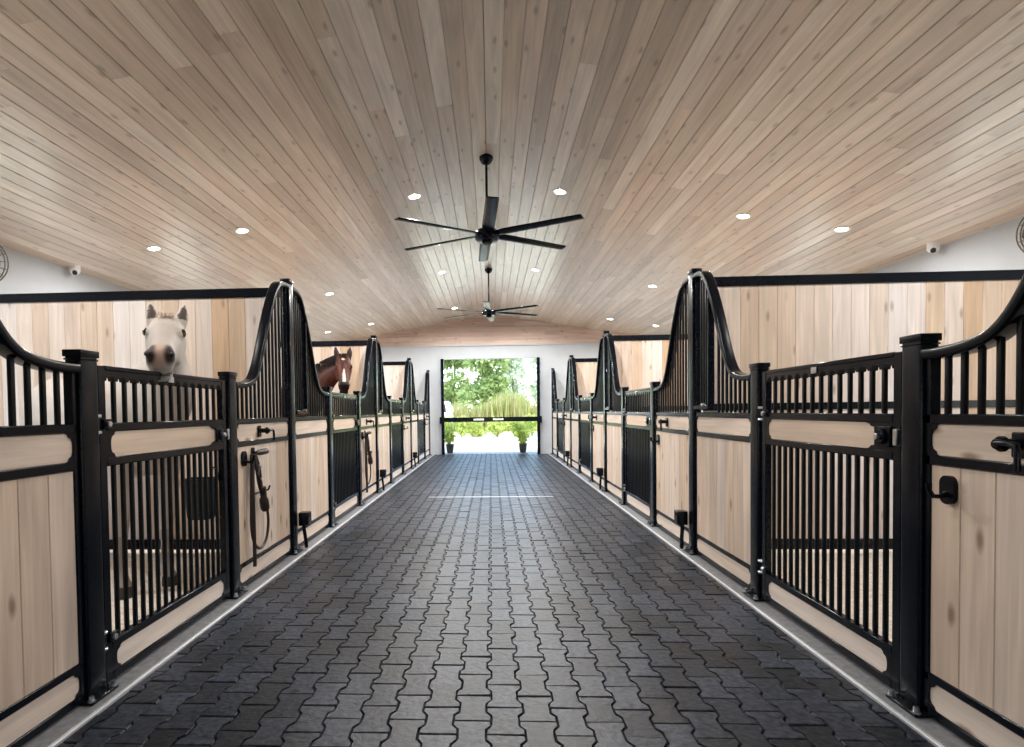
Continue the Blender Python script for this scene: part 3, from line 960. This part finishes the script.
POT = mat('pot_dark_glaze', (44, 42, 42), .4, noise_amt=.2, noise_scale=12)
SOIL = mat('soil', (50, 40, 32), .9)
for s in (-1, 1):
    r = empty('potted_plant', 'leafy bright green plant in a dark pot at the %s foot of the doorway' % ('left' if s < 0 else 'right'), 'potted plant', 'potted plants flanking the doorway')
    mb = MB(); mb.lathe([(.07, 0), (.08, .008), (.108, .10), (.122, .21), (.126, .25), (.135, .255), (.135, .28), (.118, .28), (.114, .25), (.108, .23)], n=28)
    pt = mb.build('pot', POT, r)
    mb = MB(); mb.lathe([(.112, .24), (.06, .252), (.01, .255)], n=20); mb.build('soil', SOIL, pt)
    stems = []
    for k in range(11):
        a = random.uniform(0, 2*PI); sp = random.uniform(.05, .30); h = random.uniform(.55, .98)
        stems.append([Vector((0.03*math.cos(a), .03*math.sin(a), .25)), Vector((sp*.4*math.cos(a), sp*.4*math.sin(a), .25+(h-.25)*.5)), Vector((sp*math.cos(a), sp*math.sin(a), h))])
    mb = MB()
    for st in stems: mb.tube(catmull3(st), .007, n=6)
    mb.build('stem', BARK, r)
    def pos():
        st = catmull3(random.choice(stems), 6); p = st[random.randint(3, len(st)-1)]
        return p+Vector((random.gauss(0, .02), random.gauss(0, .02), 0)), Vector((p.x*2, p.y*2, .3)), random.random()
    leaf_mesh(430, pos, .15, .34, droop=.4).build('foliage', POTLEAF, r, smooth=0)
    r.location = (-1.22 if s < 0 else .95, 16.62, -.01)

# ------------------------------------------------------------------ white vehicle far left of the doorway
def make_car():
    r = empty('parked_van', 'white van with dark window parked on the left beyond the lawn', 'van')
    CARW = mat('white_car_paint', (240, 242, 244), .25, coat=.6)
    GL = mat('dark_car_glass', (16, 19, 22), .45, spec=.1)
    def sec(x, z0, z1, hw, top):
        return [(x, -hw, z0), (x, hw, z0), (x, hw*1.02, (z0+z1)/2-.1), (x, top, z1-.04), (x, top*.9, z1), (x, -top*.9, z1), (x, -top, z1-.04), (x, -hw*1.02, (z0+z1)/2-.1)]
    mb = MB()
    mb.rings([sec(-2.1, .45, 1.5, .8, .66), sec(-2.0, .35, 1.85, .86, .7), sec(0, .3, 1.95, .88, .74), sec(.9, .3, 1.9, .88, .7), sec(1.45, .3, 1.2, .86, .74), sec(2.1, .35, 1.02, .8, .66), sec(2.2, .45, .85, .7, .5)])
    mb.build('body', CARW, r)
    for x in (-1.35, 1.4):
        for y in (-.8, .8):
            mb = MB(); mb.cyl((x, y-.1, .32), (x, y+.1, .32), .32, n=28, bev=.04); w = mb.build('wheel', RUBBER, r)
            mb = MB(); mb.cyl((x, y-.115, .32), (x, y+.115, .32), .18, n=20, bev=.02); mb.build('wheel_rim', SILVER, w)
    for s in (-1, 1):
        for x0, x1 in ((-1.95, -1.42), (-1.3, -.4), (.0, .85)):
            mb = MB()
            mb.prism([(x0, 1.22), (x1, 1.22), (x1-.08, 1.68), (x0+.06, 1.68)], s*.80, s*.86)
            mb.build('side_window', GL, r)
    r.location = (-4.45, 33.0, -.03); r.rotation_euler = (0, 0, math.radians(176))
make_car()

# ------------------------------------------------------------------ horses
def horse(name, label, muzzle, poll, base, withers, rump, coat, dz=0.0, head_roll=0.0):
    """one continuous body from lofts fused by a remesh; the mane, forelock, tail and eyes are its children"""
    mz, pl, bs, wi, ru = (Vector(p) for p in (muzzle, poll, base, withers, rump))
    mb = MB()
    UP = Vector((0, 0, 1))
    def ring(c, side, upv, hw, hd, n=20, p=2.2):
        out = []
        for k in range(n):
            a = 2*PI*k/n; ca, sa = math.cos(a), math.sin(a)
            out.append(c+side*(hw*math.copysign(abs(ca)**(2/p), ca))+upv*(hd*math.copysign(abs(sa)**(2/p), sa)))
        return out
    # trunk
    ax = (wi-ru); ax.z = 0; LEN = ax.length; ax.normalize()
    sd = ax.cross(UP).normalized()
    rings = []
    for t, z, hw, hh in ((-.12, 1.14, .05, .08), (-.10, 1.15, .14, .19), (-.02, 1.17, .24, .27), (.12, 1.18, .285, .30), (.3, 1.14, .29, .31), (.5, 1.09, .30, .335), (.72, 1.08, .29, .36), (.92, 1.10, .26, .37), (1.05, 1.10, .23, .34), (1.16, 1.10, .18, .27), (1.23, 1.10, .09, .15)):
        c = ru+ax*(t*LEN); c.z = z+dz
        rings.append(ring(c, sd, UP, hw, hh))
    mb.rings(rings)
    # neck: from inside the shoulders to the poll
    hax = (mz-pl).normalized()                       # along the face
    hsd = hax.cross(UP).normalized()                 # the head's left-right axis
    hsd = Matrix.Rotation(head_roll, 3, hax) @ hsd
    hup = hsd.cross(hax).normalized()                # out of the forehead
    if hup.z < 0: hup = -hup
    n0 = wi+ax*(-.02*LEN); n0.z = 1.16+dz
    n3 = pl-hup*.075+hax*.06
    pts = catmull3([n0, bs, bs.lerp(n3, .55)+Vector((0, 0, .04)), n3], 4)
    m = len(pts); rings = []
    for i, c in enumerate(pts):
        t = i/(m-1)
        tg = (pts[min(i+1, m-1)]-pts[max(0, i-1)]).normalized()
        s_ = (sd*(1-t)+(hsd if hsd.dot(sd) > 0 else -hsd)*t); s_ = (s_-tg*s_.dot(tg)).normalized()
        u_ = s_.cross(tg).normalized()
        rings.append(ring(c, s_, u_, .17*(1-t)+.075*t, .34*(1-t)**1.2+.13*t+.02))
    mb.rings(rings)
    # head
    HL = (mz-pl).length
    rings = []
    for t, hw, hd, off in ((-.06, .035, .05, -.05), (0, .078, .085, -.062), (.10, .098, .105, -.075), (.22, .110, .120, -.090), (.32, .108, .130, -.10), (.42, .094, .128, -.105), (.52, .080, .108, -.092), (.64, .067, .086, -.078), (.76, .064, .074, -.068), (.87, .070, .074, -.068), (.95, .070, .072, -.068), (1.0, .058, .060, -.070), (1.025, .032, .034, -.072)):
        c = pl+hax*(t*HL)+hup*(off+.03)
        rings.append(ring(c, hsd, hup, hw, hd, p=2.3))
    mb.rings(rings)
    # lower lip and chin, nostril rims, brow bumps, ears
    def blob(c, r, sc=(1, 1, 1)):
        bm = bmesh.new(); bmesh.ops.create_uvsphere(bm, u_segments=14, v_segments=10, radius=r)
        Mx = Matrix((hsd*sc[0], hax*sc[1], hup*sc[2])).transposed().to_4x4()
        mb.bm(bm, M=Matrix.Translation(c) @ Mx)
    H = lambda u, t, w: pl+hsd*u+hax*(t*HL)+hup*w      # head coordinates
    blob(H(0, .95, -.118), .046, (1.3, 1.2, .75))
    for s in (-1, 1):
        blob(H(s*.050, .93, .004), .030, (.8, 1.2, .7))
        blob(H(s*.086, .33, .004), .034, (.7, 1.4, .9))
        blob(H(s*.058, .40, -.13), .05, (.6, 1.6, 1))
        er, base_e = [], H(s*.070, .01, -.02)
        eax = (-hax*.75+hup*.35+hsd*s*.20+UP*.55).normalized()
        es = (hsd-eax*hsd.dot(eax)).normalized(); ef = es.cross(eax).normalized()
        if ef.dot(hup+hax) < 0: ef = -ef
        for tt, w in ((-.02, .032), (.03, .038), (.07, .040), (.11, .034), (.15, .019), (.175, .006)):
            er.append(ring(base_e+eax*tt, es, ef, w, w*.62+.003, n=12, p=2))
        mb.rings(er)
    # legs
    legs = []
    def leg(x, s, hind):
        o = ru+ax*(x*LEN)+sd*(s*.15)
        def P(fw, out, z): q = o+ax*fw+sd*(s*out); q.z = z*(1+dz/1.08); return q
        if hind:
            pp = [(P(0, .0, 1.08), .20), (P(.06, .02, .86), .155), (P(.03, .01, .70), .10), (P(-.10, 0, .54), .062), (P(-.11, 0, .46), .055), (P(-.07, 0, .30), .038), (P(-.05, 0, .16), .04), (P(-.02, 0, .10), .045), (P(0, 0, .06), .055), (P(.015, 0, .0), .066)]
        else:
            pp = [(P(0, -.01, 1.05), .17), (P(.03, .0, .86), .12), (P(.02, 0, .68), .078), (P(.025, 0, .50), .056), (P(.02, 0, .44), .05), (P(.01, 0, .30), .036), (P(.0, 0, .16), .04), (P(.03, 0, .10), .043), (P(.045, 0, .06), .055), (P(.055, 0, .0), .064)]
        mb.rings([ring(c, ax, sd, r_*1.15 if i < 3 else r_, r_*(.75 if i < 3 else 1), n=14, p=2) for i, (c, r_) in enumerate(pp)])
    leg(.93, 1, False); leg(.97, -1, False); leg(.03, 1, True); leg(-.01, -1, True)
    me = mb.mesh('tmp', [], 0)
    tmp = link(bpy.data.objects.new('tmp', me))
    rm = tmp.modifiers.new('r', 'REMESH'); rm.mode = 'VOXEL'; rm.voxel_size = .011
    sm = tmp.modifiers.new('s', 'SMOOTH'); sm.factor = .5; sm.iterations = 5
    dg = bpy.context.evaluated_depsgraph_get(); dg.update()
    me2 = bpy.data.meshes.new_from_object(tmp.evaluated_get(dg))
    bpy.data.objects.remove(tmp, do_unlink=True)
    me2.name = name; me2.materials.clear()
    # coat colours in patches
    ca = me2.color_attributes.new('coat', 'FLOAT_COLOR', 'POINT'); data = []
    for v in me2.vertices:
        p = v.co; q = p-pl
        u, t, w = q.dot(hsd), q.dot(hax)/HL, q.dot(hup)
        inhead = (-.4 < t < 1.1 and abs(u) < .16 and -.24 < w < .14)
        nz = noise.noise(p*9)*.5+noise.noise(p*23)*.25
        data += list(coat(u, t, w, inhead, p, nz, v.normal))+[1]
    ca.data.foreach_set('color', data)
    me2.polygons.foreach_set('use_smooth', [True]*len(me2.polygons))
    me2.materials.append(attr_mat(name+'_coat', 'coat', .55))
    ob = link(bpy.data.objects.new(name, me2)); tag(ob, label, 'horse')
    # eyes
    EYE = mat(name+'_eye', (14, 9, 8), .08, coat=.8)
    for s in (-1, 1):
        e = MB(); bm = bmesh.new(); bmesh.ops.create_uvsphere(bm, u_segments=16, v_segments=12, radius=.025)
        Mx = Matrix((hsd*.8, hax*1.25, hup)).transposed().to_4x4()
        e.bm(bm, M=Matrix.Translation(H(s*.094, .34, .006)) @ Mx); e.build('eye', EYE, ob)
    # nostrils: dark openings
    NOS = mat(name+'_nostril', (22, 16, 16), .5)
    for s in (-1, 1):
        e = MB(); bm = bmesh.new(); bmesh.ops.create_uvsphere(bm, u_segments=12, v_segments=8, radius=.016)
        Mx = Matrix((hsd*.9, hax*1.3, hup*.8)).transposed().to_4x4()
        e.bm(bm, M=Matrix.Translation(H(s*.060, .965, .008)) @ Mx); e.build('nostril', NOS, ob)
    return ob, pl, hax, hsd, hup, HL, pts, sd, ru, ax, H

def hair(name, strands, m, parent, r0=.007):
    mb = MB()
    for st in strands:
        c = catmull3(st, 3); k = len(c)
        mb.tube(c, [r0*(1-.8*i/(k-1)) for i in range(k)], n=5)
    return mb.build(name, m, parent)

def add_hair(H5, m, forelock=True, full=1.0, lat=1.0):
    ob, pl, hax, hsd, hup, HL, pts, sd, ru, ax, H = H5
    S = []
    for i in range(110):
        t = random.uniform(.35, .97); k = t*(len(pts)-1); i0 = int(min(k, len(pts)-2)); p = pts[i0].lerp(pts[i0+1], k-i0)
        tg = (pts[i0+1]-pts[i0]).normalized(); s_ = (sd-tg*sd.dot(tg)).normalized(); u_ = s_.cross(tg)
        if u_.dot(Vector((0, 0, 1))-ax*.5) < 0: u_ = -u_
        hd = .34*(1-t)**1.2+.13*t+.02
        c = p+u_*hd; sg = random.choice((1, 1, 1, -1))
        S.append([c-u_*.03, c+u_*.004+s_*sg*.03*lat, c-u_*.06+s_*sg*(.10-.03*t)*lat, c-u_*.17*full+s_*sg*(.135-.05*t)*lat])
    hair('mane', S, m, ob, .011)
    S = []
    if forelock:
        for i in range(16):
            u = random.uniform(-.04, .04)
            S.append([H(u*.5, -.09, -.02), H(u, -.01, .062), H(u*1.2, .08, .073), H(u*1.3+random.uniform(-.02, .02), .08+.13*full*random.uniform(.5, 1.2), .070)])
        hair('forelock', S, m, ob, .009)
    S = []
    b = ru-ax*.13; b.z = 1.28
    for i in range(40):
        o = Vector((random.gauss(0, .03), random.gauss(0, .03), 0))
        S.append([b+ax*.06, b-ax*.05+o, b-ax*.09+o*1.6-Vector((0, 0, .3)), b-ax*.05+o*1.5-Vector((0, 0, random.uniform(.7, .95)))])
    hair('tail', S, m, ob, .012)

def coat_grey(u, t, w, inhead, p, nz, nrm):
    base = Vector(lin((204, 194, 186))[:3])*(1+.12*nz)
    if inhead:
        front = w > -.085
        if t > .70:
            pale = Vector(lin((214, 180, 164))[:3])
            dark = Vector(lin((58, 44, 42))[:3])
            grey = Vector(lin((176, 168, 166))[:3])
            base = base.lerp(grey, max(0, min(1, (t-.9)/.1))*.75)
            d = min(math.sqrt(((u-q_*.05)/.036)**2+((t-.92)/.13)**2+((w+.005)/.055)**2) for q_ in (-1, 1))
            if abs(u) < .034 and w > -.06: base = base.lerp(pale, max(0, min(1, (t-.78)/.1))*.9)
            base = base.lerp(dark, max(0, min(1, (1.2-d+nz*.45)/.4)))
            if t > .86: base = base.lerp(Vector(lin((46, 36, 34))[:3]), min(1, max(0, 1-abs(w+.100)/.012)*1.6))
        if .12 < t < .62 and abs(u) < .03:
            base = base.lerp(Vector(lin((200, 182, 170))[:3]), .5*max(0, nz+.3))
        if t < -.02 and nrm.dot(Vector((.5, -.86, 0))) > .70 and abs(u) > .05:
            base = base.lerp(Vector(lin((74, 58, 50))[:3]), .9)
    elif p.z < .42:
        base = base.lerp(Vector(lin((150, 142, 138))[:3]), .7)
    if p.z < .075: base = Vector(lin((70, 62, 56))[:3])
    return base

def coat_bay(u, t, w, inhead, p, nz, nrm):
    base = Vector(lin((66, 31, 20))[:3])*(1+.25*nz)
    black = Vector(lin((32, 22, 20))[:3])
    if inhead:
        if t > .62: base = base.lerp(black, max(0, min(1, (t-.66)/.2))*.85)
        if .35 < t < .65 and abs(u) > .03: base = base.lerp(Vector(lin((92, 46, 29))[:3]), .6)
        if w > -.06:
            if math.hypot(u/.022, (t-.17)/.045) < 1+nz*.3: base = Vector(lin((200, 184, 174))[:3])
            bw = .009+.010*max(0, min(1, (t-.5)/.2))
            if .5 < t < .92 and abs(u+.004) < bw+nz*.006: base = Vector(lin((204, 184, 174))[:3])
        if t < -.01 and abs(u) > .04: base = base.lerp(black, .75)
    elif p.z < .5: base = black
    return base

# grey horse looking over the nearest left gate
hg = horse('white_horse', 'white horse with dark nostrils looking over the nearest left gate at the viewer', (-1.728, 2.885, 1.552), (-1.945, 3.33, 1.80), (-2.10, 3.58, 1.42), (-2.40, 3.80, 1.48), (-3.44, 4.30, 1.45), coat_grey, dz=.07)
MANE_W = mat('pale_mane', (186, 164, 140), .6, noise_amt=.2, noise_scale=20)
add_hair(hg, MANE_W, True, .6, .35)
hb = horse('brown_horse', 'dark bay horse with white blaze looking out over the second left gate', (-1.78, 6.80, 1.57), (-1.89, 7.19, 1.955), (-2.36, 7.30, 1.50), (-2.74, 7.38, 1.50), (-3.95, 7.55, 1.45), coat_bay, dz=.06)
MANE_B = mat('black_mane', (24, 18, 17), .8, noise_amt=.2, noise_scale=20, spec=.15)
add_hair(hb, MANE_B, True, .7)

# ------------------------------------------------------------------ world, sun, camera
w = bpy.data.worlds.new('World'); scene.world = w; w.use_nodes = True
nt = w.node_tree; bg = nt.nodes['Background']
sky = nt.nodes.new('ShaderNodeTexSky'); sky.sky_type = 'NISHITA'; sky.sun_disc = False
sky.sun_elevation = math.radians(52); sky.sun_rotation = math.radians(200); sky.air_density = 1.0; sky.dust_density = .6
nt.links.new(sky.outputs['Color'], bg.inputs['Color'])
bg.inputs['Strength'].default_value = .36
S = bpy.data.lights.new('sun', 'SUN'); S.energy = 2.3; S.angle = math.radians(.6); S.color = (1, .96, .88)
so = bpy.data.objects.new('sun', S); link(so)
so.rotation_euler = Vector((-.12, .62, -1.0)).to_track_quat('-Z', 'Y').to_euler()
for y, dw, dh, rz in ((YF+.1, 1.42, 2.74, PI), (YB-.1, .5, 2.1, 0)):
    A = bpy.data.lights.new('doorway_portal', 'AREA'); A.shape = 'RECTANGLE'; A.size = 2*dw; A.size_y = dh; A.cycles.is_portal = True
    ao = bpy.data.objects.new('doorway_portal', A); link(ao); ao.location = (0, y, dh/2)
    ao.rotation_euler = (PI/2 if y < 0 else -PI/2, 0, 0)
for s in (-1, 1):
    for c in WYC:
        A = bpy.data.lights.new('window_portal', 'AREA'); A.shape = 'RECTANGLE'; A.size = WZ1-WZ0; A.size_y = 2*WHW; A.cycles.is_portal = True
        ao = bpy.data.objects.new('window_portal', A); link(ao); ao.location = (s*(SIDE+.17), c, (WZ0+WZ1)/2)
        ao.rotation_euler = (0, s*PI/2, 0)

f, cx, cy = 559.094, 463.547, 424.988
yaw, pit, rol, hcam = .04988, -.02478, .01258, 1.24357
def cam_dir(X, Y, Z):
    c, s = math.cos(rol), math.sin(rol); X, Z = X*c+Z*s, -X*s+Z*c
    c, s = math.cos(pit), math.sin(pit); Y, Z = Y*c-Z*s, Y*s+Z*c
    c, s = math.cos(yaw), math.sin(yaw); X, Y = X*c-Y*s, X*s+Y*c
    return Vector((X, Y, Z))
R3 = Matrix((cam_dir(1, 0, 0), cam_dir(0, 0, 1), -cam_dir(0, 1, 0))).transposed()
cd = bpy.data.cameras.new('camera'); cd.sensor_width = 36; cd.lens = f/1024*36
cd.shift_x = (512-cx)/1024; cd.shift_y = (cy-373.5)/1024
cd.clip_start = .05; cd.clip_end = 400
co = bpy.data.objects.new('camera', cd); link(co)
co.matrix_world = Matrix.Translation((.0238, 0, hcam)) @ R3.to_4x4()
scene.camera = co

vs = scene.view_settings
vs.view_transform = 'Standard'; vs.look = 'None'; vs.gamma = 1; vs.use_curve_mapping = False
vs.exposure = 1.35
scene.cycles.use_denoising = True
scene.cycles.max_bounces = 8; scene.cycles.diffuse_bounces = 5
scene.cycles.sample_clamp_indirect = 6
